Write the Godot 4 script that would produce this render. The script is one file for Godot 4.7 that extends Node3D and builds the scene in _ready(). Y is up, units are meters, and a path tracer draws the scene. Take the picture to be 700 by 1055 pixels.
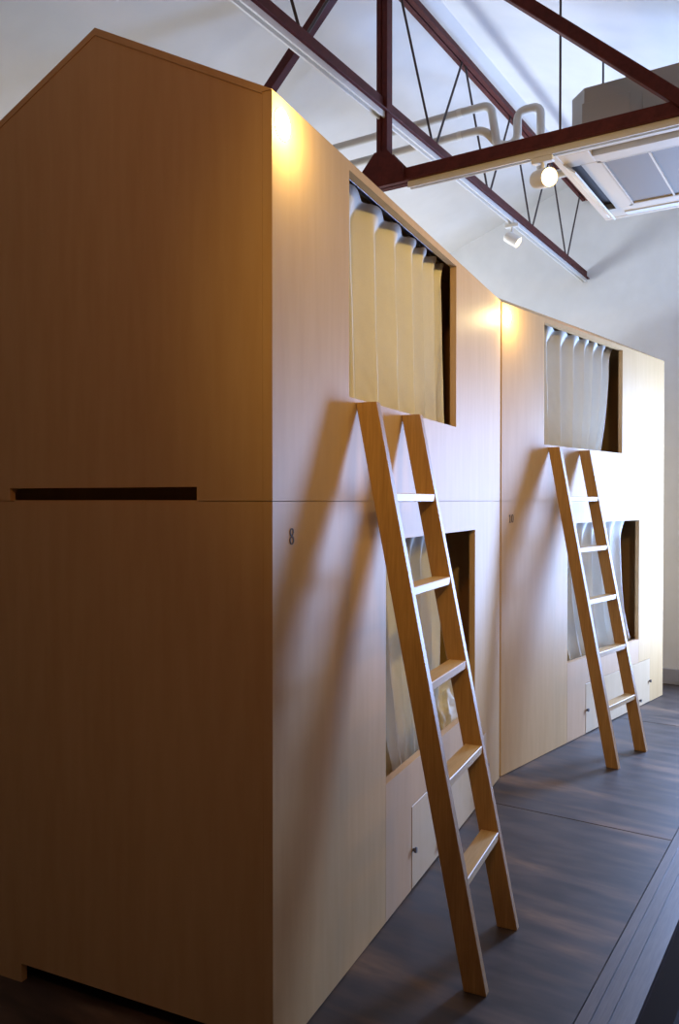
extends Node3D
# Two house-shaped plywood bunk pods with ladders under a steel roof truss.
# Plan measures below are (x to the right, z away from the viewer); godot z is minus that.

const EYE := 1.40
var BT := Transform3D()            # building frame: x = across (v), y = up, -z = along the ridge (u)
var taken := {}
var M := {}

# ------------------------------------------------------------------ naming
func numbered(called: String) -> String:
	if not taken.has(called):
		taken[called] = 0
		return called
	taken[called] += 1
	return "%s_%03d" % [called, taken[called]]

func thing(called: String, label: String, category: String, xf: Transform3D, group := "") -> Node3D:
	var o := Node3D.new()
	o.name = numbered(called)
	add_child(o)
	o.transform = xf
	o.set_meta("label", label)
	o.set_meta("category", category)
	if group != "":
		o.set_meta("group", group)
	return o

func setting(called: String, xf: Transform3D) -> Node3D:
	var o := Node3D.new()
	o.name = called
	add_child(o)
	o.transform = xf
	o.set_meta("kind", "structure")
	return o

func part(called: String, st: SurfaceTool, m: Material, parent: Node3D, label := "") -> MeshInstance3D:
	st.generate_normals()
	var o := MeshInstance3D.new()
	o.mesh = st.commit()
	o.material_override = m
	o.name = called
	parent.add_child(o, true)
	if label != "":
		o.set_meta("label", label)
	return o

func at_building(v: float, h: float, u: float) -> Transform3D:
	return BT * Transform3D(Basis(), Vector3(v, h, -u))

# ------------------------------------------------------------------ shapes
func mb() -> SurfaceTool:
	var st := SurfaceTool.new()
	st.begin(Mesh.PRIMITIVE_TRIANGLES)
	st.set_smooth_group(-1)
	return st

func tri(st: SurfaceTool, a: Vector3, b: Vector3, c: Vector3) -> void:
	st.add_vertex(a)
	st.add_vertex(b)
	st.add_vertex(c)

func face(st: SurfaceTool, p: Array, out: Vector3) -> void:
	# a flat convex face whose front looks along out
	var n := (p[1] - p[0]).cross(p[2] - p[0]) as Vector3
	if n.dot(out) > 0.0:
		p = p.duplicate()
		p.reverse()
	for i in range(1, p.size() - 1):
		tri(st, p[0], p[i], p[i + 1])

func cbox(st: SurfaceTool, xf: Transform3D, lo: Vector3, hi: Vector3, c := 0.0) -> void:
	# box with chamfered edges
	var mid := (lo + hi) * 0.5
	var half := (hi - lo) * 0.5
	var up := xf.basis
	if c <= 0.0:
		for ax in 3:
			for s in [-1.0, 1.0]:
				var n := Vector3()
				n[ax] = s
				var b1 := (ax + 1) % 3
				var b2 := (ax + 2) % 3
				var q := []
				for k in [[-1, -1], [1, -1], [1, 1], [-1, 1]]:
					var p := mid
					p[ax] += s * half[ax]
					p[b1] += k[0] * half[b1]
					p[b2] += k[1] * half[b2]
					q.append(xf * p)
				face(st, q, up * n)
		return
	var vert := func(sg: Vector3, ax: int) -> Vector3:
		var p := mid
		for k in 3:
			p[k] += sg[k] * (half[k] - (0.0 if k == ax else c))
		return xf * p
	for ax in 3:
		var b1 := (ax + 1) % 3
		var b2 := (ax + 2) % 3
		for s in [-1.0, 1.0]:
			var q := []
			var n := Vector3()
			n[ax] = s
			for k in [[-1, -1], [1, -1], [1, 1], [-1, 1]]:
				var sg := Vector3()
				sg[ax] = s
				sg[b1] = k[0]
				sg[b2] = k[1]
				q.append(vert.call(sg, ax))
			face(st, q, up * n)
		for s1 in [-1.0, 1.0]:
			for s2 in [-1.0, 1.0]:
				var sa := Vector3()
				var sb := Vector3()
				sa[ax] = -1.0
				sb[ax] = 1.0
				sa[b1] = s1
				sb[b1] = s1
				sa[b2] = s2
				sb[b2] = s2
				var n := Vector3()
				n[b1] = s1
				n[b2] = s2
				face(st, [vert.call(sa, b1), vert.call(sb, b1), vert.call(sb, b2), vert.call(sa, b2)], up * n)
	for sx in [-1.0, 1.0]:
		for sy in [-1.0, 1.0]:
			for sz in [-1.0, 1.0]:
				var sg := Vector3(sx, sy, sz)
				face(st, [vert.call(sg, 0), vert.call(sg, 1), vert.call(sg, 2)], up * sg)

func box(st: SurfaceTool, x0: float, x1: float, y0: float, y1: float, z0: float, z1: float, c := 0.0) -> void:
	cbox(st, Transform3D(), Vector3(minf(x0, x1), minf(y0, y1), minf(z0, z1)), Vector3(maxf(x0, x1), maxf(y0, y1), maxf(z0, z1)), c)

func bar(st: SurfaceTool, a: Vector3, b: Vector3, w: float, t: float, side: Vector3, c := 0.0) -> void:
	# a straight bar from a to b, w wide along side, t thick across
	var y := (b - a).normalized()
	var x := (side - y * side.dot(y)).normalized()
	var z := x.cross(y)
	var xf := Transform3D(Basis(x, y, z), a)
	cbox(st, xf, Vector3(-w / 2, 0, -t / 2), Vector3(w / 2, a.distance_to(b), t / 2), c)

func prism(st: SurfaceTool, poly: PackedVector2Array, d0: float, d1: float, place: Callable) -> void:
	# polygon extruded from depth d0 to d1; place(Vector2, depth) gives the point
	var idx := Geometry2D.triangulate_polygon(poly)
	var out: Vector3 = (place.call(poly[0], d1) - place.call(poly[0], d0)).normalized()
	for i in range(0, idx.size(), 3):
		face(st, [place.call(poly[idx[i]], d0), place.call(poly[idx[i + 1]], d0), place.call(poly[idx[i + 2]], d0)], -out)
		face(st, [place.call(poly[idx[i]], d1), place.call(poly[idx[i + 1]], d1), place.call(poly[idx[i + 2]], d1)], out)
	var turn := -1.0 if Geometry2D.is_polygon_clockwise(poly) else 1.0
	for i in poly.size():
		var a := poly[i]
		var b := poly[(i + 1) % poly.size()]
		var e := (b - a).normalized()
		var n2 := Vector2(e.y, -e.x) * turn
		var n: Vector3 = place.call(a + n2, d0) - place.call(a, d0)
		face(st, [place.call(a, d0), place.call(b, d0), place.call(b, d1), place.call(a, d1)], n)

func tube(st: SurfaceTool, pts: Array, r: float, seg := 12) -> void:
	st.set_smooth_group(0)
	var n := pts.size()
	var prev := Vector3.ZERO
	var rings := []
	for i in n:
		var t: Vector3 = (pts[mini(i + 1, n - 1)] - pts[maxi(i - 1, 0)]).normalized()
		var s := prev
		if s == Vector3.ZERO:
			s = t.cross(Vector3.UP)
			if s.length() < 0.05:
				s = t.cross(Vector3.RIGHT)
		s = (s - t * s.dot(t)).normalized()
		prev = s
		var b := t.cross(s)
		var ring := []
		for k in seg:
			var a := TAU * k / seg
			ring.append(pts[i] + (s * cos(a) + b * sin(a)) * r)
		rings.append(ring)
	for i in n - 1:
		for k in seg:
			var k2 := (k + 1) % seg
			var q := [rings[i][k], rings[i][k2], rings[i + 1][k2], rings[i + 1][k]]
			face(st, q, (q[0] + q[1] + q[2] + q[3]) / 4.0 - (pts[i] + pts[i + 1]) / 2.0)
	st.set_smooth_group(-1)
	var d0: Vector3 = pts[0] - pts[1]
	var d1: Vector3 = pts[n - 1] - pts[n - 2]
	face(st, rings[0], d0)
	face(st, rings[n - 1], d1)

func lathe(st: SurfaceTool, xf: Transform3D, prof: Array, seg := 24) -> void:
	# profile of (radius, along y); open ends are closed by radius 0 points
	for i in prof.size() - 1:
		var a: Vector2 = prof[i]
		var b: Vector2 = prof[i + 1]
		var flat := absf(a.y - b.y) < 0.0005 or absf(a.x - b.x) > absf(a.y - b.y) * 2.0
		st.set_smooth_group(-1 if flat else i + 1)
		var e := b - a
		var n2 := Vector2(e.y, -e.x)
		for k in seg:
			var a0 := TAU * k / seg
			var a1 := TAU * (k + 1) / seg
			var p := func(q: Vector2, an: float) -> Vector3: return xf * Vector3(q.x * cos(an), q.y, q.x * sin(an))
			var am := (a0 + a1) / 2
			var out := xf.basis * Vector3(n2.x * cos(am), n2.y, n2.x * sin(am))
			if a.x < 0.00001:
				face(st, [p.call(a, a0), p.call(b, a0), p.call(b, a1)], out)
			elif b.x < 0.00001:
				face(st, [p.call(a, a0), p.call(b, a0), p.call(a, a1)], out)
			else:
				face(st, [p.call(a, a0), p.call(a, a1), p.call(b, a1), p.call(b, a0)], out)
	st.set_smooth_group(-1)

func bent(pts: Array, r: float, steps := 7) -> Array:
	# a path with its corners rounded
	var out := [pts[0]]
	for i in range(1, pts.size() - 1):
		var p: Vector3 = pts[i]
		var a: Vector3 = p + (pts[i - 1] - p).limit_length(r)
		var b: Vector3 = p + (pts[i + 1] - p).limit_length(r)
		for k in steps + 1:
			var t := float(k) / steps
			out.append(a.lerp(p, t).lerp(p.lerp(b, t), t))
	out.append(pts[-1])
	return out

# ------------------------------------------------------------------ materials
func lin(r: float, g: float, b: float) -> Color:
	return Color(r, g, b).linear_to_srgb()

func plain(c: Color, rough := 0.6, metal := 0.0) -> StandardMaterial3D:
	var m := StandardMaterial3D.new()
	m.albedo_color = c
	m.roughness = rough
	m.metallic = metal
	return m

func noise_image(sd: int, freq: float, size: int, oct := 4) -> Image:
	var n := FastNoiseLite.new()
	n.seed = sd
	n.frequency = freq
	n.noise_type = FastNoiseLite.TYPE_SIMPLEX_SMOOTH
	n.fractal_octaves = oct
	return n.get_seamless_image(size, size)

func mixed_texture(sd: int, light: Color, dark: Color, f1: float, f2: float, share: float, size := 512, contrast := 1.0) -> ImageTexture:
	var a := noise_image(sd, f1, size, 5)
	var b := noise_image(sd + 7, f2, size, 3)
	var im := Image.create(size, size, false, Image.FORMAT_RGB8)
	for y in size:
		for x in size:
			var t := a.get_pixel(x, y).r * (1.0 - share) + b.get_pixel(x, y).r * share
			t = clampf((t - 0.5) * contrast + 0.5, 0.0, 1.0)
			im.set_pixel(x, y, dark.lerp(light, t))
	im.generate_mipmaps()
	return ImageTexture.create_from_image(im)

func wood(sd: int, light: Color, dark: Color, scale: Vector3, rough: float, contrast := 1.0) -> StandardMaterial3D:
	var m := StandardMaterial3D.new()
	m.albedo_texture = mixed_texture(sd, light, dark, 0.03, 0.006, 0.4, 512, contrast)
	m.uv1_triplanar = true
	m.uv1_triplanar_sharpness = 8.0
	m.uv1_scale = scale
	m.roughness = rough
	return m

func make_materials() -> void:
	# linden plywood, grain upright
	M.ply = wood(3, lin(0.63, 0.420, 0.205), lin(0.53, 0.330, 0.145), Vector3(1.5, 0.16, 1.5), 0.5, 0.8)
	M.ply_pale = wood(5, lin(0.64, 0.47, 0.29), lin(0.56, 0.40, 0.23), Vector3(1.5, 0.16, 1.5), 0.38, 0.8)
	M.ply_pink = wood(9, lin(0.62, 0.42, 0.25), lin(0.54, 0.34, 0.19), Vector3(1.5, 0.16, 1.5), 0.5, 0.8)
	M.pine_shaded = wood(15, lin(0.45, 0.255, 0.085), lin(0.31, 0.16, 0.05), Vector3(9.0, 0.5, 9.0), 0.45, 1.4)  # ladder stiles: dim light on their sides is put into this darker colour
	M.pine_rung_lit = wood(17, lin(0.66, 0.46, 0.22), lin(0.54, 0.35, 0.15), Vector3(0.6, 9.0, 9.0), 0.45, 1.3)  # ladder rungs: same pine, daylight on their fronts kept in the paler colour
	for k in ["ply", "ply_pale", "ply_pink"]:
		M[k].metallic_specular = 0.3
	M.subfloor = plain(lin(0.085, 0.065, 0.05), 0.7)
	M.number = plain(lin(0.05, 0.035, 0.02), 0.6)
	var cl := StandardMaterial3D.new()
	cl.albedo_texture = mixed_texture(23, lin(0.76, 0.74, 0.67), lin(0.68, 0.66, 0.59), 0.12, 0.02, 0.3, 256)
	cl.uv1_triplanar = true
	cl.uv1_scale = Vector3(6, 6, 6)
	cl.roughness = 0.9
	cl.backlight_enabled = true
	cl.backlight = Color(0.16, 0.15, 0.12)
	cl.cull_mode = BaseMaterial3D.CULL_DISABLED
	M.cloth = cl
	# red oxide painted steel
	var rs := StandardMaterial3D.new()
	rs.albedo_texture = mixed_texture(31, lin(0.115, 0.024, 0.020), lin(0.070, 0.015, 0.013), 0.05, 0.01, 0.5, 256, 1.4)
	rs.uv1_triplanar = true
	rs.uv1_scale = Vector3(3, 3, 3)
	rs.roughness = 0.55
	rs.metallic_specular = 0.3
	M.steel = rs
	M.rod = plain(lin(0.045, 0.03, 0.03), 0.5)
	M.track = plain(lin(0.74, 0.72, 0.66), 0.45)
	M.white_metal = plain(lin(0.78, 0.77, 0.73), 0.4)
	M.zinc = plain(lin(0.52, 0.52, 0.53), 0.45, 0.5)
	M.screw = plain(lin(0.10, 0.09, 0.10), 0.35, 0.7)
	M.pipe = plain(lin(0.62, 0.60, 0.55), 0.7)
	M.ac_panel = plain(lin(0.72, 0.62, 0.47), 0.45)
	M.ac_body = plain(lin(0.40, 0.40, 0.40), 0.55, 0.3)
	M.ac_grille = plain(lin(0.25, 0.21, 0.16), 0.6)
	M.ac_flap = plain(lin(0.80, 0.80, 0.78), 0.4)
	var pw := StandardMaterial3D.new()
	pw.albedo_texture = mixed_texture(41, lin(0.78, 0.78, 0.77), lin(0.70, 0.70, 0.69), 0.02, 0.006, 0.6, 512, 1.2)
	pw.uv1_triplanar = true
	pw.uv1_scale = Vector3(0.6, 0.6, 0.6)
	pw.roughness = 0.9
	M.plaster = pw
	M.base = plain(lin(0.36, 0.36, 0.40), 0.6)
	# stained floor boards: long faint streaks and brown worn patches
	var fl := StandardMaterial3D.new()
	var a := noise_image(51, 0.02, 512, 5)
	var b := noise_image(57, 0.006, 512, 3)
	var c := noise_image(61, 0.06, 512, 2)
	var im := Image.create(512, 512, false, Image.FORMAT_RGB8)
	var c0 := lin(0.038, 0.028, 0.023)
	var c1 := lin(0.080, 0.056, 0.042)
	var c2 := lin(0.19, 0.112, 0.063)
	for y in 512:
		for x in 512:
			var t := clampf((a.get_pixel(x, y).r - 0.5) * 1.5 + 0.5, 0, 1)
			var w := clampf((b.get_pixel(x, y).r - 0.46) * 3.0, 0, 1) * (0.5 + 0.5 * c.get_pixel(x, y).r)
			im.set_pixel(x, y, c0.lerp(c1, t).lerp(c2, w))
	fl.albedo_texture = ImageTexture.create_from_image(im)
	var rim := Image.create(512, 512, false, Image.FORMAT_RGB8)
	for y in 512:
		for x in 512:
			var t := clampf(0.52 + (a.get_pixel(x, y).r - 0.5) * 0.10 + (b.get_pixel(x, y).r - 0.5) * 0.12, 0.2, 0.7)
			rim.set_pixel(x, y, Color(t, t, t))
	fl.roughness_texture = ImageTexture.create_from_image(rim)
	fl.roughness = 1.0
	fl.metallic_specular = 0.38
	fl.uv1_triplanar = true
	fl.uv1_scale = Vector3(0.30, 0.9, 1.1)
	M.floor = fl
	M.threshold = wood(63, lin(0.13, 0.10, 0.10), lin(0.07, 0.055, 0.055), Vector3(9, 9, 0.5), 0.4, 1.3)
	M.panelling = wood(67, lin(0.16, 0.10, 0.06), lin(0.10, 0.06, 0.035), Vector3(3, 0.3, 3), 0.6, 1.3)
	M.pit = plain(lin(0.025, 0.020, 0.018), 0.95)
	M.frame = plain(lin(0.20, 0.12, 0.06), 0.5)
	var gl := StandardMaterial3D.new()
	gl.transparency = BaseMaterial3D.TRANSPARENCY_ALPHA
	gl.albedo_color = Color(1, 1, 1, 0.06)
	gl.roughness = 0.02
	M.glass = gl
	M.lamp = plain(Color(1, 0.97, 0.9), 0.4)
	M.lamp.emission_enabled = true
	M.lamp.emission = Color(1.0, 0.93, 0.74)
	M.lamp.emission_energy_multiplier = 40.0
	M.lens = plain(Color(1, 0.97, 0.9), 0.3)
	M.lens.emission_enabled = true
	M.lens.emission = Color(1.0, 0.88, 0.66)
	M.lens.emission_energy_multiplier = 8.0

# ------------------------------------------------------------------ the pods
const POD_L := 2.29
const POD_D := 1.10
const POD_H := 2.40
const APEX := 2.682
const SKIN := 0.027

func pod(A: Vector2, theta: float) -> Transform3D:
	return Transform3D(Basis(Vector3.UP, deg_to_rad(90.0 - theta)), Vector3(A.x, 0, -A.y))

# the slot is a notch cut right through the panel into the hollow pod, whose inside is the same plywood
func gable(o: Node3D, x0: float, x1: float, slot: bool) -> void:
	var at := func(p: Vector2, d: float) -> Vector3: return Vector3(d, p.y, -p.x)
	var roof := 0.020
	var mid := POD_D / 2
	var z0 := SKIN + 0.0005
	var eave := POD_H - roof + z0 * (APEX - POD_H) / mid
	var up: PackedVector2Array
	if slot:
		up = PackedVector2Array([Vector2(z0, 1.4), Vector2(0.2225, 1.4), Vector2(0.2225, 1.436), Vector2(0.876, 1.436), Vector2(0.876, 1.4), Vector2(POD_D, 1.4)])
	else:
		up = PackedVector2Array([Vector2(z0, 1.4), Vector2(POD_D, 1.4)])
	up.append_array(PackedVector2Array([Vector2(POD_D, POD_H - roof), Vector2(mid, APEX - roof), Vector2(z0, eave)]))
	var st := mb()
	prism(st, up, x0, x1, at)
	part("upper_end_panel", st, M.ply, o)
	st = mb()
	var lo := PackedVector2Array([Vector2(z0, 0.055), Vector2(0.84, 0.055), Vector2(0.84, 0.0), Vector2(POD_D, 0.0), Vector2(POD_D, 1.3982), Vector2(z0, 1.3982)])
	prism(st, lo, x0, x1, at)
	part("lower_end_panel", st, M.ply, o)

func make_pod(label: String, xf: Transform3D, digits: String) -> Node3D:
	var o := thing("sleeping_pod", label, "bunk pod", xf, "plywood sleeping pods")
	var L := POD_L
	# facade boards: upper with its window, lower with its window
	var st := mb()
	var X0 := 0.456
	var X1 := 1.537
	var Y0 := 1.707
	var Y1 := 2.373
	for r in [[0, X0, 1.4, POD_H - 0.0015], [X1, L, 1.4, POD_H - 0.0015], [X0, X1, 1.4, Y0], [X0, X1, Y1, POD_H - 0.0015]]:
		box(st, r[0], r[1], r[2], r[3], -SKIN, 0)
	part("upper_front_panel", st, M.ply, o)
	st = mb()
	var a := 0.75
	var b := 1.835
	for r in [[0, a, 0.004, 1.3982], [a, b, 1.27, 1.3982], [b, L, 0.306, 1.3982], [2.038, L, 0.004, 0.306]]:
		box(st, r[0], r[1], r[2], r[3], -SKIN, 0)
	part("lower_front_panel", st, M.ply, o)
	st = mb()
	box(st, a + 0.002, b - 0.002, 0.306, 0.463, -SKIN, 0.0)
	box(st, a + 0.002, 0.998, 0.004, 0.306, -SKIN, 0.0)
	part("apron_board", st, M.ply_pink, o)
	var hatch: MeshInstance3D
	st = mb()
	box(st, 1.001, 2.035, 0.006, 0.303, -SKIN, 0.0015, 0.001)
	hatch = part("storage_hatch", st, M.ply_pale, o)
	for p in [[1.012, 0.145], [2.024, 0.150], [1.30, 0.045], [1.85, 0.045]]:
		st = mb()
		lathe(st, Transform3D(Basis(Vector3.RIGHT, PI / 2), Vector3(p[0], p[1], 0.0015)), [Vector2(0.006, 0.0), Vector2(0.006, 0.006), Vector2(0.010, 0.007), Vector2(0.010, 0.014), Vector2(0.0, 0.015)], 12)
		part("latch", st, M.screw, hatch, "small dark metal latch")
	# ends, back, floors, roof
	gable(o, 0.0, 0.021, true)
	gable(o, L - 0.021, L, false)
	st = mb()
	box(st, 0.0215, L - 0.0215, 0.0, POD_H - 0.03, -POD_D + 0.001, -POD_D + 0.020)
	part("back_panel", st, M.ply, o)
	st = mb()
	box(st, 0.0215, L - 0.0215, 1.365, 1.4015, -POD_D + 0.022, -SKIN - 0.001)
	part("upper_bunk_floor", st, M.ply, o)
	st = mb()
	box(st, 0.0215, L - 0.0215, 0.365, 0.400, -POD_D + 0.022, -SKIN - 0.001)
	part("lower_bunk_floor", st, M.ply, o)
	var rise := APEX - POD_H
	for s in [0, 1]:
		st = mb()
		var pts := PackedVector2Array([Vector2(0.0, POD_H), Vector2(POD_D / 2, APEX), Vector2(POD_D / 2, APEX - 0.020), Vector2(SKIN, POD_H - 0.0195 + SKIN * rise / (POD_D / 2)), Vector2(SKIN, POD_H - 0.001), Vector2(0.0, POD_H - 0.001)])
		if s == 1:
			pts = PackedVector2Array([Vector2(POD_D, POD_H), Vector2(POD_D / 2, APEX), Vector2(POD_D / 2, APEX - 0.020), Vector2(POD_D, POD_H - 0.0195)])
		prism(st, pts, -0.002, L + 0.002, func(p: Vector2, d: float) -> Vector3: return Vector3(d, p.y, -p.x))
		part("roof_board", st, M.ply, o)
	# curtain rails just behind the boards
	for r in [[X0 - 0.05, X1 + 0.05, 2.408], [a - 0.05, b + 0.05, 1.294]]:
		st = mb()
		box(st, r[0], r[1], r[2] - 0.005, r[2] + 0.005, -0.076, -0.060, 0.001)
		part("curtain_rail", st, M.screw, o, "dark metal curtain rail")
	# number
	var tm := TextMesh.new()
	var f := SystemFont.new()
	f.font_names = PackedStringArray(["Droid Serif"])
	tm.font = f
	tm.text = digits
	tm.font_size = 48
	tm.pixel_size = 0.0012
	tm.depth = 0.002
	tm.curve_step = 0.6
	var num := MeshInstance3D.new()
	num.mesh = tm
	num.material_override = M.number
	num.name = "number"
	num.position = Vector3(0.098, 1.308, 0.0008)
	num.scale = Vector3(0.80, 1.0, 1.0)
	o.add_child(num, true)
	num.set_meta("label", "dark printed pod number")
	# round lamp in the top corner
	var lx := 0.048
	var ly := 2.334
	st = mb()
	var lf := Transform3D(Basis(Vector3.RIGHT, PI / 2), Vector3(lx, ly, 0.0005))
	lathe(st, lf, [Vector2(0.0, 0.0), Vector2(0.0375, 0.0), Vector2(0.0372, 0.0015), Vector2(0.0355, 0.002)], 32)
	var lamp := part("number_lamp", st, M.white_metal, o, "small round lamp above the pod number")
	st = mb()
	lathe(st, lf, [Vector2(0.0368, 0.0016), Vector2(0.034, 0.005), Vector2(0.020, 0.009), Vector2(0.0, 0.010)], 32)
	part("lamp_diffuser", st, M.lamp, lamp)
	var ol := OmniLight3D.new()
	ol.light_color = Color(1.0, 0.90, 0.64)
	ol.light_energy = 0.11
	ol.light_size = 0.04
	ol.omni_range = 12
	ol.omni_attenuation = 2.0
	ol.shadow_enabled = true
	ol.position = Vector3(lx, ly, 0.065)
	o.add_child(ol)
	return o

# ------------------------------------------------------------------ curtains
func curtain(label: String, xf: Transform3D, x0: float, x1: float, y_top: float, y_bot: float, ridges: Array, amp: float, sweep: Callable, z_rest: float) -> void:
	# xf is the pod's frame; ridges are the places of the folds along the rail
	var o := thing("curtain", label, "curtain", xf * Transform3D(Basis(), Vector3((x0 + x1) / 2, y_bot, z_rest)), "pod curtains")
	var nx := 150
	var ny := 36
	var rn := FastNoiseLite.new()
	rn.seed = int(x0 * 1000 + y_top * 77)
	rn.frequency = 1.0
	var grid := []
	for j in ny + 1:
		var t := float(j) / ny             # 0 at the top
		var row := []
		for i in nx + 1:
			var u := float(i) / nx
			var x := lerpf(x0, x1, u)
			# phase between ridges
			var ph := 0.0
			for k in ridges.size() - 1:
				if x >= ridges[k] and (x < ridges[k + 1] or k == ridges.size() - 2):
					ph = k + (x - ridges[k]) / (ridges[k + 1] - ridges[k])
			if x < ridges[0]:
				ph = -(ridges[0] - x) / 0.16
			var wob := rn.get_noise_2d(ph * 0.9, t * 1.3) * 0.16
			var c := cos(TAU * (ph + wob * t))
			var crest := pow(0.5 + 0.5 * c, 0.62)
			var head := clampf(1.0 - t / 0.16, 0.0, 1.0)
			var a := amp * (0.55 + 0.45 * t) * (1.0 - 0.6 * head)
			var z := (crest - 0.55) * 2.0 * a + head * 0.010
			# pinched heading leans and the folds spread below it
			var dx := head * head * 0.055 - sin(TAU * ph) * 0.018 * (1.0 - head)
			dx += rn.get_noise_2d(ph * 0.6 + 40.0, t * 1.1) * 0.02 * t
			var sw: Vector3 = sweep.call(u, t)
			var yy := lerpf(y_top, y_bot, t) + (0.006 * cos(TAU * ph) if j == 0 else 0.0)
			row.append(Vector3(x + dx - (x0 + x1) / 2, yy - y_bot, z) + sw)
		grid.append(row)
	var st := mb()
	st.set_smooth_group(0)
	for j in ny:
		for i in nx:
			tri(st, grid[j][i], grid[j][i + 1], grid[j + 1][i + 1])
			tri(st, grid[j][i], grid[j + 1][i + 1], grid[j + 1][i])
	part("cloth", st, M.cloth, o)
	for k in ridges.size():
		if ridges[k] < x0 or ridges[k] > x1:
			continue
		st = mb()
		var p := Vector3(ridges[k] + 0.03 - (x0 + x1) / 2, y_top - y_bot, 0.0)
		tube(st, bent([p + Vector3(0, -0.012, 0.004), p + Vector3(0, 0.012, 0.004), p + Vector3(0, 0.012, -0.006)], 0.006, 3), 0.0022, 6)
		part("hook", st, M.white_metal, o)

func make_bedding(label: String, xf: Transform3D) -> void:
	var o := thing("bedding", label, "bedding", xf)
	var n := FastNoiseLite.new()
	n.seed = 5
	n.frequency = 1.6
	n.fractal_type = FastNoiseLite.FRACTAL_RIDGED
	n.fractal_octaves = 2
	var st := mb()
	st.set_smooth_group(0)
	var ring := []
	var nu := 48
	var nv := 24
	for j in nv + 1:
		var row := []
		var th := PI * 0.5 * j / nv
		for i in nu + 1:
			var ph := TAU * (i % nu) / nu
			var d := Vector3(cos(ph) * cos(th), sin(th), sin(ph) * cos(th))
			var k := 0.85 + 0.30 * n.get_noise_3d(d.x, d.y, d.z)
			row.append(Vector3(d.x * 0.20, d.y * 0.24, d.z * 0.085) * k)
		ring.append(row)
	for j in nv:
		for i in nu:
			tri(st, ring[j][i], ring[j][i + 1], ring[j + 1][i + 1])
			tri(st, ring[j][i], ring[j + 1][i + 1], ring[j + 1][i])
	part("cover", st, M.cloth, o)

# ------------------------------------------------------------------ ladders
func make_ladder(label: String, xf: Transform3D) -> void:
	var o := thing("ladder", label, "ladder", xf * Transform3D(Basis(), Vector3(0.50, 0, 0)), "wooden bunk ladders")
	var W := 0.418
	var T := 0.030
	var H := 1.695
	var zb := 0.338
	var d := 0.067
	var lean := (zb - 0.001) / H
	for s in [0.0, W - T]:
		var st := mb()
		var c := 0.002
		var yv := Vector3(0, 1, -lean)
		# sheared bar with eased edges
		var sh := Transform3D(Basis(Vector3.RIGHT, yv, Vector3(0, 0, 1)), Vector3(s, 0, zb))
		cbox(st, sh, Vector3(0, 0, 0), Vector3(T, H, d), c)
		part("stile", st, M.pine_shaded, o)
	for k in 5:
		var h := 0.300 + 0.2775 * k
		var zc := zb - lean * h
		var st := mb()
		box(st, T - 0.002, W - T + 0.002, h - 0.013, h + 0.013, zc + 0.005, zc + d - 0.003, 0.002)
		part("rung", st, M.pine_rung_lit, o)

# ------------------------------------------------------------------ steelwork
func angle_pair(st: SurfaceTool, a: Vector3, b: Vector3, leg: float, side: Vector3, gap := 0.008, flange_up := true) -> void:
	# two steel angles back to back: upright legs either side of a gap and a flange
	var dir := (b - a).normalized()
	var s := (side - dir * side.dot(dir)).normalized()
	var up := s.cross(dir) * (1.0 if flange_up else -1.0)
	if flange_up and up.y < 0:
		up = -up
	var t := 0.008
	for k in [-1.0, 1.0]:
		bar(st, a + s * k * (gap / 2 + t / 2), b + s * k * (gap / 2 + t / 2), t, leg, s, 0.001)
		bar(st, a + s * k * (gap / 2 + t + leg * 0.16) - up * (leg / 2 - t / 2), b + s * k * (gap / 2 + t + leg * 0.16) - up * (leg / 2 - t / 2), leg * 0.32, t, s, 0.001)

const TIE := 2.868      # middle height of the tie beam
const CHORD := 3.205    # middle height of the girder's bottom chord
const TOPCHORD := 3.83

func make_truss(label: String, u: float) -> void:
	var o := thing("roof_truss", label, "truss", at_building(0, TIE, u), "roof trusses")
	var reach := 2.96
	var st := mb()
	angle_pair(st, Vector3(-reach, 0, 0), Vector3(reach, 0, 0), 0.066, Vector3(0, 0, 1))
	part("tie_beam", st, M.steel, o)
	st = mb()
	var top := 3.96 - TIE
	for k in [-1.0, 1.0]:
		box(st, k * 0.004, k * 0.028, -0.02, top, -0.026, 0.026, 0.002)
	box(st, -0.004, 0.004, -0.02, top, -0.020, 0.020)
	part("king_post", st, M.steel, o)
	for k in [-1.0, 1.0]:
		st = mb()
		bar(st, Vector3(k * 0.15, 3.935 - TIE, 0), Vector3(k * 1.31, 0.0, 0), 0.050, 0.050, Vector3(0, 0, 1), 0.003)
		part("strut", st, M.steel, o)
	for k in [-1.0, 1.0]:
		st = mb()
		var g := PackedVector2Array([Vector2(-0.115, -0.034), Vector2(0.115, -0.034), Vector2(0.115, 0.035), Vector2(0.034, 0.125), Vector2(-0.034, 0.125), Vector2(-0.115, 0.035)])
		prism(st, g, k * 0.0265, k * 0.0335, func(p: Vector2, d: float) -> Vector3: return Vector3(p.x, p.y, d))
		part("gusset_plate", st, M.steel, o)

func make_track(called_label: String, a: Vector3, b: Vector3, side: Vector3) -> void:
	# a, b in building axes (v, h, -u): the top centre line of the rail
	var o := thing("lighting_track", called_label, "lighting track", BT * Transform3D(Basis(), a), "lighting tracks on the steelwork")
	var st := mb()
	var d := b - a
	for k in [-1.0, 1.0]:
		bar(st, Vector3(0, -0.014, 0) + side * k * 0.0135, d + Vector3(0, -0.014, 0) + side * k * 0.0135, 0.009, 0.028, side, 0.001)
	bar(st, Vector3(0, -0.006, 0), d + Vector3(0, -0.006, 0), 0.030, 0.010, side)
	part("rail", st, M.track, o)

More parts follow.
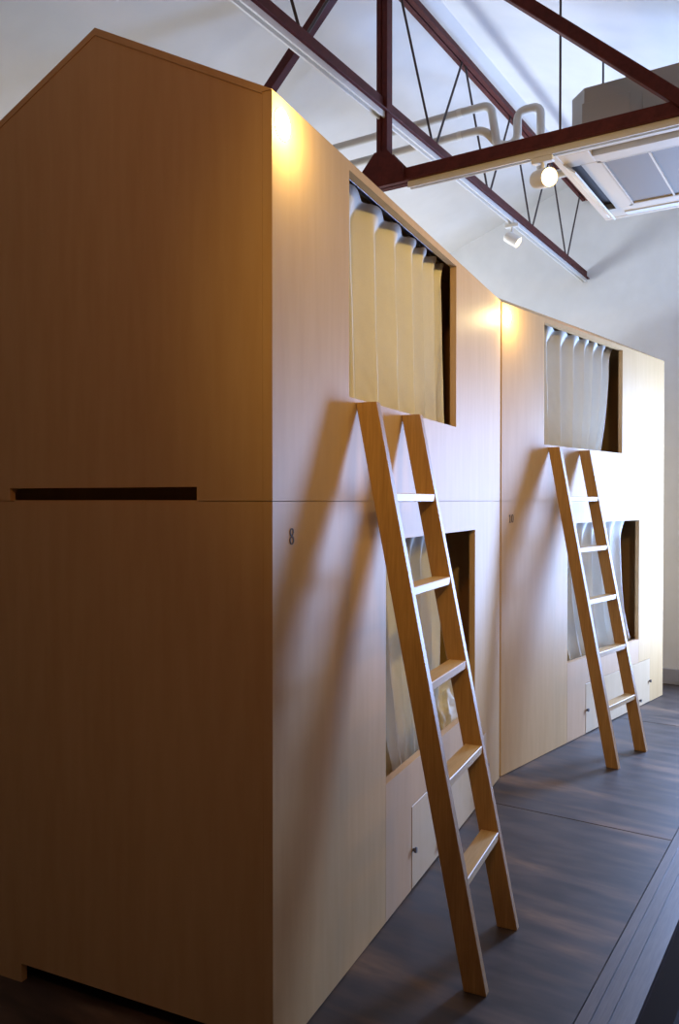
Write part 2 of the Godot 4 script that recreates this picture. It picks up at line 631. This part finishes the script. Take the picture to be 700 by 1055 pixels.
func make_spot(label: String, v: float, h_rail: float, u: float, aim: Vector3, energy: float, cone: float, drop := 0.085, size := 1.0, tint := Color(1.0, 0.66, 0.26)) -> void:
	# aim is a direction in building axes (v, up, -u)
	var o := thing("track_spotlight", label, "spotlight", at_building(v, h_rail, u), "track spotlights")
	var st := mb()
	box(st, -0.045, 0.045, -0.022, 0.0, -0.016, 0.016, 0.003)
	part("adapter", st, M.white_metal, o)
	st = mb()
	tube(st, [Vector3(0, -0.020, 0), Vector3(0, -drop + 0.01, 0)], 0.008, 10)
	part("stem", st, M.white_metal, o)
	var y := aim.normalized()
	var x := y.cross(Vector3.UP).normalized()
	var z := x.cross(y)
	var head := Transform3D(Basis(x * size, y * size, z * size), Vector3(0, -drop, 0))
	st = mb()
	lathe(st, head, [Vector2(0, -0.055), Vector2(0.026, -0.055), Vector2(0.036, -0.046), Vector2(0.039, -0.020), Vector2(0.039, 0.055), Vector2(0.036, 0.056), Vector2(0.034, 0.044)], 28)
	var body := part("lamp_head", st, M.white_metal, o)
	st = mb()
	lathe(st, head, [Vector2(0.0345, 0.044), Vector2(0.028, 0.048), Vector2(0.0, 0.050)], 28)
	part("lamp_lens", st, M.lens, body, "glowing warm lens")
	var sl := SpotLight3D.new()
	sl.light_color = tint
	sl.light_energy = energy
	sl.spot_angle = cone
	sl.spot_angle_attenuation = 0.8
	sl.spot_range = 20
	sl.spot_attenuation = 2.0
	sl.light_size = 0.05
	sl.shadow_enabled = true
	o.add_child(sl)
	sl.transform = Transform3D(Basis(x, z, -y), Vector3(0, -drop, 0) + y * 0.075 * size)

func make_girder() -> void:
	var o := thing("lattice_girder", "long red-brown steel lattice girder with thin zigzag rods, above the pods", "girder", at_building(0, CHORD, 0))
	var st := mb()
	angle_pair(st, Vector3(0, 0, 3.6), Vector3(0, 0, -3.29), 0.066, Vector3(1, 0, 0))
	part("bottom_chord", st, M.steel, o)
	st = mb()
	angle_pair(st, Vector3(0, TOPCHORD - CHORD, 3.6), Vector3(0, TOPCHORD - CHORD, -3.29), 0.058, Vector3(1, 0, 0))
	part("top_chord", st, M.steel, o)
	var nodes := [-2.6, -2.2, -1.85, -1.45, -1.05, -0.65, -0.20]
	var nodes2 := [0.13, 0.52, 0.89, 1.256, 1.63, 2.0, 2.39, 2.78, 3.15]
	var up := TOPCHORD - CHORD - 0.02
	for list in [[nodes, 0], [nodes2, 1]]:
		var nd: Array = list[0]
		for i in nd.size() - 1:
			var first_top: bool = (i + int(list[1])) % 2 == 1
			if list[1] == 0:
				first_top = (nd.size() - 1 - i) % 2 == 0
			var g := 0.018 * (1.0 if nd[i + 1] > nd[i] else -1.0)
			var p0 := Vector3(0, up if first_top else 0.02, -(nd[i] + g))
			var p1 := Vector3(0, 0.02 if first_top else up, -(nd[i + 1] - g))
			st = mb()
			tube(st, [p0, p1], 0.0065, 8)
			part("web_rod", st, M.rod, o)

# ------------------------------------------------------------------ air conditioner and pipes
func make_ac() -> void:
	var v0 := 0.705
	var u0 := 0.20
	var S := 0.95
	var hp := 2.89
	var o := thing("air_conditioner", "square ceiling cassette air conditioner hung on rods beside the girder", "air conditioner", at_building(v0 + S / 2, hp, u0 + S / 2))
	var h := S / 2
	# the decor panel: a ring with slots on four sides
	var st := mb()
	var wo := 0.030
	var slot := 0.062
	var g := 0.295
	for q in 4:
		var r := Transform3D(Basis(Vector3.UP, q * PI / 2), Vector3.ZERO)
		cbox(st, r, Vector3(-h, 0, -h), Vector3(h - 0.03, 0.040, -h + wo), 0.003)
		cbox(st, r, Vector3(-g - 0.02, 0.0, -h + wo + slot), Vector3(g + 0.02, 0.03, -g), 0.002)
		cbox(st, r, Vector3(-h + wo, 0.001, -h + wo), Vector3(-g - 0.015, 0.035, -g - 0.02), 0.002)
	part("panel", st, M.ac_panel, o)
	st = mb()
	box(st, -h + wo, h - wo, 0.030, 0.036, -h + wo, h - wo)
	part("air_channel", st, M.subfloor, o)
	for q in 4:
		st = mb()
		var open: float = [0.10, 0.72, -0.5, 0.10][q]
		var r := Transform3D(Basis(Vector3.UP, q * PI / 2), Vector3.ZERO) * Transform3D(Basis(Vector3.RIGHT, open), Vector3(0, 0.006, -h + wo * 0.8))
		cbox(st, r, Vector3(-g - 0.06, -0.004, 0.002), Vector3(g + 0.06, 0.004, slot + 0.012), 0.0015)
		part("flap", st, M.ac_flap, o)
	# intake grille of cells between bars
	st = mb()
	box(st, -g, g, 0.008, 0.014, -g, g)
	var gr := part("intake_grille", st, M.ac_grille, o)
	for k in 4:
		var c := -g + 2 * g * k / 3.0
		st = mb()
		box(st, c - 0.005, c + 0.005, 0.0, 0.012, -g, g, 0.001)
		part("grille_bar", st, M.ac_panel, gr)
	for k in 2:
		var c := -g + 2 * g * k
		st = mb()
		box(st, -g, g, 0.0, 0.012, c - 0.006, c + 0.006, 0.001)
		part("grille_bar", st, M.ac_panel, gr)
	# sheet metal body with cut corners
	st = mb()
	var b := 0.415
	var e := 0.075
	var poly := PackedVector2Array([Vector2(-b + e, -b), Vector2(b - e, -b), Vector2(b, -b + e), Vector2(b, b - e), Vector2(b - e, b), Vector2(-b + e, b), Vector2(-b, b - e), Vector2(-b, -b + e)])
	prism(st, poly, 0.040, 0.285, func(p: Vector2, d: float) -> Vector3: return Vector3(p.x, d, p.y))
	var body := part("body", st, M.ac_body, o)
	for k in 3:
		st = mb()
		var c := -0.25 + 0.25 * k
		box(st, c - 0.10, c + 0.10, 0.10, 0.22, b - 0.001, b + 0.004, 0.002)
		part("access_plate", st, M.ac_body, body)
	var tops := []
	for q in [[-1, 1], [-1, -1], [1, 1], [1, -1]]:
		var p := Vector3(q[0] * 0.462, 0.10, q[1] * 0.36)
		var vv: float = v0 + h + p.x
		var roof := 4.0 - 0.354 * absf(vv) - hp
		st = mb()
		tube(st, [p + Vector3(0, -0.03, 0), Vector3(p.x, roof + 0.01, p.z)], 0.0055, 8)
		part("hanger_rod", st, M.rod, o)
		st = mb()
		box(st, minf(q[0] * 0.41, p.x + q[0] * 0.015), maxf(q[0] * 0.41, p.x + q[0] * 0.015), 0.085, 0.10, p.z - 0.02, p.z + 0.02, 0.002)
		part("bracket", st, M.rod, o)

func make_pipes() -> void:
	var base := at_building(0, 0, 0.75)
	for k in 2:
		var o := thing("refrigerant_pipe", ["pale insulated pipe running level, then dropping to the air conditioner", "pale insulated pipe with an upright square loop beside the air conditioner"][k], "pipe", base * Transform3D(Basis(), Vector3(-2.97, 2.72 - 0.12 * k, 0)), "air conditioner pipes")
		var pts: Array
		var s := Vector3(-2.97, 2.72 - 0.12 * k, 0)
		if k == 0:
			pts = [s, Vector3(-1.20, 2.72, 0), Vector3(-1.20, 3.47, 0), Vector3(0.215, 3.47, 0), Vector3(0.255, 3.225, 0.0), Vector3(0.62, 3.225, 0), Vector3(0.68, 3.10, 0), Vector3(0.762, 3.10, 0)]
		else:
			pts = [s, Vector3(-1.13, 2.60, 0), Vector3(-1.13, 3.35, 0), Vector3(0.18, 3.35, 0), Vector3(0.24, 3.27, -0.07), Vector3(0.335, 3.27, -0.07), Vector3(0.335, 3.43, -0.07), Vector3(0.46, 3.43, -0.07), Vector3(0.46, 3.06, -0.07), Vector3(0.762, 3.06, -0.07)]
		for i in pts.size():
			pts[i] -= s
		var st := mb()
		tube(st, bent(pts, 0.05, 6), 0.0215, 14)
		part("insulation", st, M.pipe, o)
		for i in 3:
			st = mb()
			var x := 2.0 + 0.5 * i
			tube(st, [Vector3(x, 0.75, 0), Vector3(x + 0.025, 0.75, 0)], 0.0235, 14)
			part("tape_band", st, M.track, o)

# ------------------------------------------------------------------ the room
const V0 := -3.0
const V1 := 3.0
const U0 := -7.0
const U1 := 3.30
const RIDGE := 4.0
const PITCH := 0.354
const STEP_V := 1.35

func roof_at(v: float) -> float:
	return RIDGE - PITCH * absf(v)

func gable_wall(o: Node3D, u: float, t: float, holes: Array, m: Material) -> void:
	# upright strips between the holes' edges, each cut under the roof
	var cuts := [V0 - 0.15, 0.0, V1 + 0.15]
	for hl in holes:
		cuts.append(hl[0])
		cuts.append(hl[1])
	cuts.sort()
	var place := func(p: Vector2, d: float) -> Vector3: return Vector3(p.x, p.y, -d)
	var st := mb()
	for i in cuts.size() - 1:
		var a: float = cuts[i]
		var b: float = cuts[i + 1]
		var lo := -0.35
		for hl in holes:
			if a >= hl[0] - 0.001 and b <= hl[1] + 0.001:
				if hl[2] > lo:
					prism(st, PackedVector2Array([Vector2(a, lo), Vector2(b, lo), Vector2(b, hl[2]), Vector2(a, hl[2])]), u, u + t, place)
				lo = hl[3]
		prism(st, PackedVector2Array([Vector2(a, lo), Vector2(b, lo), Vector2(b, roof_at(b) + 0.02), Vector2(a, roof_at(a) + 0.02)]), u, u + t, place)
	part("wall_face", st, m, o)

func make_window(o: Node3D, w: float, h: float, halves: int) -> void:
	# centred on the origin, glass in the plane z = 0
	var f := 0.045
	var st := mb()
	for s in [-1.0, 1.0]:
		box(st, s * w / 2, s * (w / 2 - f), -h / 2, h / 2, -0.03, 0.03, 0.003)
		box(st, -w / 2 + f, w / 2 - f, s * h / 2, s * (h / 2 - f), -0.03, 0.03, 0.003)
	part("window_frame", st, M.frame, o)
	for k in halves:
		var y0 := -h / 2 + f + (h - 2 * f) * k / halves
		var y1 := -h / 2 + f + (h - 2 * f) * (k + 1) / halves
		if k > 0:
			st = mb()
			box(st, -w / 2 + f, w / 2 - f, y0 - 0.015, y0 + 0.015, -0.02, 0.02, 0.002)
			part("glazing_bar", st, M.frame, o)
		st = mb()
		face(st, [Vector3(-w / 2 + f, y0, 0), Vector3(w / 2 - f, y0, 0), Vector3(w / 2 - f, y1, 0), Vector3(-w / 2 + f, y1, 0)], Vector3(0, 0, 1))
		part("pane", st, M.glass, o)

func make_room() -> void:
	var st := mb()
	var fl := setting("floor", BT)
	box(st, V0 - 0.15, STEP_V - 0.004, -0.30, -0.022, -U1 - 0.15, -U0 + 0.15)
	part("subfloor", st, M.subfloor, fl)
	var us := [U0, -5.19, -3.37, -1.55, 0.27, 2.09, U1]
	var vs := [V0, -2.43, -0.61, 1.21]
	for i in us.size() - 1:
		for j in vs.size() - 1:
			st = mb()
			box(st, vs[j] + 0.0015, vs[j + 1] - 0.0015, -0.0215, 0.0, -us[i] - 0.002, -us[i + 1] + 0.002, 0.0015)
			part("floor_panel", st, M.floor, fl)
	# grooved sliding door sill along the step
	st = mb()
	for r in [[1.213, 1.245, 0.003], [1.245, 1.266, -0.002], [1.266, 1.288, 0.003], [1.288, 1.309, -0.002], [1.309, STEP_V, 0.003]]:
		box(st, r[0], r[1], -0.0215, r[2], -U0, -U1, 0.0)
	part("door_sill", st, M.threshold, fl, "dark grooved sliding door sill along the step")
	st = mb()
	box(st, STEP_V, V1 + 0.15, -0.36, -0.30, -U1 - 0.15, -U0 + 0.15)
	part("entrance_floor", st, M.pit, fl)
	st = mb()
	box(st, STEP_V - 0.003, STEP_V, -0.30, -0.022, -U1, -U0)
	part("step_riser", st, M.subfloor, fl)
	# ceiling: two slopes
	var ce := setting("ceiling", BT)
	for s in [-1.0, 1.0]:
		st = mb()
		var w := 3.2
		var p := PackedVector2Array([Vector2(0, RIDGE), Vector2(s * w, RIDGE - PITCH * w), Vector2(s * w, RIDGE - PITCH * w + 0.12), Vector2(0, RIDGE + 0.12)])
		prism(st, p, U0 - 0.2, U1 + 0.2, func(q: Vector2, d: float) -> Vector3: return Vector3(q.x, q.y, -d))
		part("ceiling_slope", st, M.plaster, ce)
	var far := setting("wall_far", BT)
	gable_wall(far, U1, 0.15, [[WIN.v0, WIN.v1, WIN.h0, WIN.h1]], M.plaster)
	var near := setting("wall_near", BT)
	gable_wall(near, U0 - 0.15, 0.15, [], M.panelling)
	var le := setting("wall_left", BT)
	st = mb()
	box(st, V0 - 0.15, V0, -0.30, roof_at(3.0) + 0.03, -U0, -BACK.u0)
	box(st, V0 - 0.15, V0, -0.30, roof_at(3.0) + 0.03, -BACK.u1, -U1)
	box(st, V0 - 0.15, V0, -0.30, BACK.h0, -BACK.u0, -BACK.u1)
	box(st, V0 - 0.15, V0, BACK.h1, roof_at(3.0) + 0.03, -BACK.u0, -BACK.u1)
	part("plaster", st, M.plaster, le)
	var ri := setting("wall_right", BT)
	st = mb()
	box(st, V1, V1 + 0.15, -0.35, roof_at(3.0) + 0.03, -U0, -U1)
	part("boarding", st, M.panelling, ri)
	var bb := setting("baseboard_far", BT)
	st = mb()
	box(st, V0, STEP_V, 0.0, 0.118, -U1, -U1 + 0.014, 0.003)
	part("board", st, M.base, bb)
	var w1 := setting("window_1", at_building((WIN.v0 + WIN.v1) / 2, (WIN.h0 + WIN.h1) / 2, U1 + 0.08))
	make_window(w1, WIN.v1 - WIN.v0, WIN.h1 - WIN.h0, 3)
	var w2 := setting("window_2", BT * Transform3D(Basis(Vector3.UP, PI / 2), Vector3(V0 - 0.08, (BACK.h0 + BACK.h1) / 2, -(BACK.u0 + BACK.u1) / 2)))
	make_window(w2, BACK.u1 - BACK.u0, BACK.h1 - BACK.h0, 1)

const WIN := {"v0": 1.25, "v1": 1.85, "h0": 0.30, "h1": 2.25}
const BACK := {"u0": 0.1, "u1": 3.1, "h0": 0.8, "h1": 2.15}

func daylight(xf: Transform3D, w: float, h: float, energy: float, c: Color) -> void:
	var al := AreaLight3D.new()
	al.area_size = Vector2(w, h)
	al.area_normalize_energy = true
	al.light_energy = energy
	al.light_color = c
	al.area_range = 25.0
	al.shadow_enabled = true
	al.transform = xf
	add_child(al)

func _ready() -> void:
	# ---- camera
	var cam := Camera3D.new()
	cam.fov = rad_to_deg(2.0 * atan(527.5 / 834.0))
	cam.near = 0.05
	cam.far = 100
	cam.position = Vector3(0, EYE, 0)
	cam.rotation = Vector3(-atan(11.5 / 834.0), 0, 0)
	add_child(cam)
	cam.make_current()
	BT = Transform3D(Basis(Vector3.UP, deg_to_rad(-32.5)), Vector3(0.206, 0, -3.74))
	# ---- sky and exposure
	var env := Environment.new()
	env.background_mode = Environment.BG_COLOR
	env.background_color = Color(0.80, 0.89, 1.0)
	env.background_energy_multiplier = 2.0
	env.tonemap_mode = Environment.TONE_MAPPER_LINEAR
	env.tonemap_exposure = 1.0
	env.sdfgi_enabled = true
	env.ssao_enabled = true
	env.ssil_enabled = true
	var we := WorldEnvironment.new()
	we.environment = env
	add_child(we)
	# ---- daylight through the far window and the window behind the pods
	var day := Color(0.63, 0.76, 1.0)
	daylight(at_building((WIN.v0 + WIN.v1) / 2, (WIN.h0 + WIN.h1) / 2, U1 + 0.03) * Transform3D(Basis(Vector3.UP, PI), Vector3.ZERO), WIN.v1 - WIN.v0 - 0.09, WIN.h1 - WIN.h0 - 0.09, 26.0, day)
	daylight(at_building(V0 - 0.03, (BACK.h0 + BACK.h1) / 2, (BACK.u0 + BACK.u1) / 2) * Transform3D(Basis(Vector3.UP, -PI / 2), Vector3.ZERO), BACK.u1 - BACK.u0 - 0.09, BACK.h1 - BACK.h0 - 0.09, 16.0, Color(0.91, 0.95, 1.0))
	make_materials()
	make_room()
	# ---- pods, ladders, curtains
	var pa := pod(Vector2(-0.164, 1.98), 25.0)
	var pb := pod(Vector2(0.818, 4.085), 41.2)
	make_pod("house-shaped plywood sleeping pod numbered 8, with its gable end in view", pa, "8")
	make_pod("house-shaped plywood sleeping pod numbered 10, beyond pod 8 and beside the far wall", pb, "10")
	make_ladder("wooden ladder leaning on the pod whose gable end is in view", pa)
	make_ladder("wooden ladder leaning on the pod next to the white end wall", pb)
	var still := func(_u: float, _t: float) -> Vector3: return Vector3.ZERO
	curtain("off-white curtain drawn across the upper opening of pod 8", pa, 0.44, 1.52, 2.392, 1.66, [0.38, 0.58, 0.785, 0.973, 1.15, 1.27, 1.40, 1.50], 0.046, still, -0.081)
	curtain("off-white curtain across the upper opening of pod 10, its edge curving away from the jamb", pb, 0.44, 1.50, 2.392, 1.66, [0.44, 0.60, 0.78, 0.95, 1.10, 1.22, 1.36, 1.47], 0.042, func(u: float, t: float) -> Vector3: return Vector3(-0.20 * u * u * t * t, 0, 0), -0.085)
	curtain("off-white curtain of the lower opening of pod 8, hem swept inwards", pa, 0.74, 1.55, 1.278, 0.415, [0.80, 0.92, 1.04, 1.15, 1.28, 1.40, 1.52], 0.030, func(u: float, t: float) -> Vector3: return Vector3(0.16 * pow(t, 3.0) * (1.0 - 2.0 * u), 0.0, 0.016 * t * t), -0.082)
	curtain("off-white curtain of the lower opening of pod 10, swept towards the jamb", pb, 0.74, 1.72, 1.278, 0.415, [0.78, 0.93, 1.08, 1.22, 1.36, 1.50, 1.67], 0.032, func(u: float, t: float) -> Vector3: return Vector3(0.13 * pow(t, 4.0), 0.06 * pow(u, 3.0) * t * t, 0.010 * t * t), -0.082)
	make_bedding("crumpled off-white bedding behind the sill of the lower bunk in pod 8", pa * Transform3D(Basis(), Vector3(1.73, 0.40, -0.135)))
	# ---- roof steel, tracks, spotlights
	make_truss("dark red steel roof truss with king post, over the gap between the pods", 0.0)
	make_truss("dark red steel roof truss facing the gable of pod 8", -3.3)
	make_girder()
	make_track("pale lighting track under the girder's bottom chord", Vector3(0, CHORD - 0.033, 3.5), Vector3(0, CHORD - 0.033, -3.27), Vector3(1, 0, 0))
	make_track("pale lighting track under the tie beam beside the air conditioner", Vector3(0.13, TIE - 0.033, 0), Vector3(2.95, TIE - 0.033, 0), Vector3(0, 0, 1))
	make_track("pale lighting track under the tie beam over the aisle's near end", Vector3(0.13, TIE - 0.033, 3.3), Vector3(2.95, TIE - 0.033, 3.3), Vector3(0, 0, 1))
	make_spot("lit white spotlight on the tie beam track beside the air conditioner", 0.745, TIE - 0.061, 0.0, Vector3(0.70, -0.25, 0.62), 1.2, 45.0, 0.085, 1.0)
	make_spot("small white spotlight under the girder near the far wall", 0.0, CHORD - 0.061, 1.64, Vector3(0.85, -0.6, -0.1), 0.8, 40.0, 0.095, 0.9)
	make_spot("white spotlight on the near track, turned to the gable of pod 8", 1.75, TIE - 0.061, -3.3, Vector3(-1.3, -0.55, -1.6), 0.75, 60.0)
	make_spot("white spotlight on the near track, turned to the fronts of the pods", 2.35, TIE - 0.061, -3.3, BT.basis.inverse() * Vector3(0.34, -1.25, -3.9), 2.8, 26.0, 0.085, 1.0, Color(1.0, 0.84, 0.46))
	for k in 2:
		make_spot(["white spotlight on the tie beam track past the air conditioner, turned to the pods", "white spotlight at the wall end of the tie beam track, turned to the pods"][k], [1.95, 2.75][k], TIE - 0.061, 0.0, Vector3(-1.0, -0.55, [0.12, -0.18][k]), 0.8, 48.0, 0.085, 1.0, Color(1.0, 0.84, 0.46))
	make_ac()
	make_pipes()
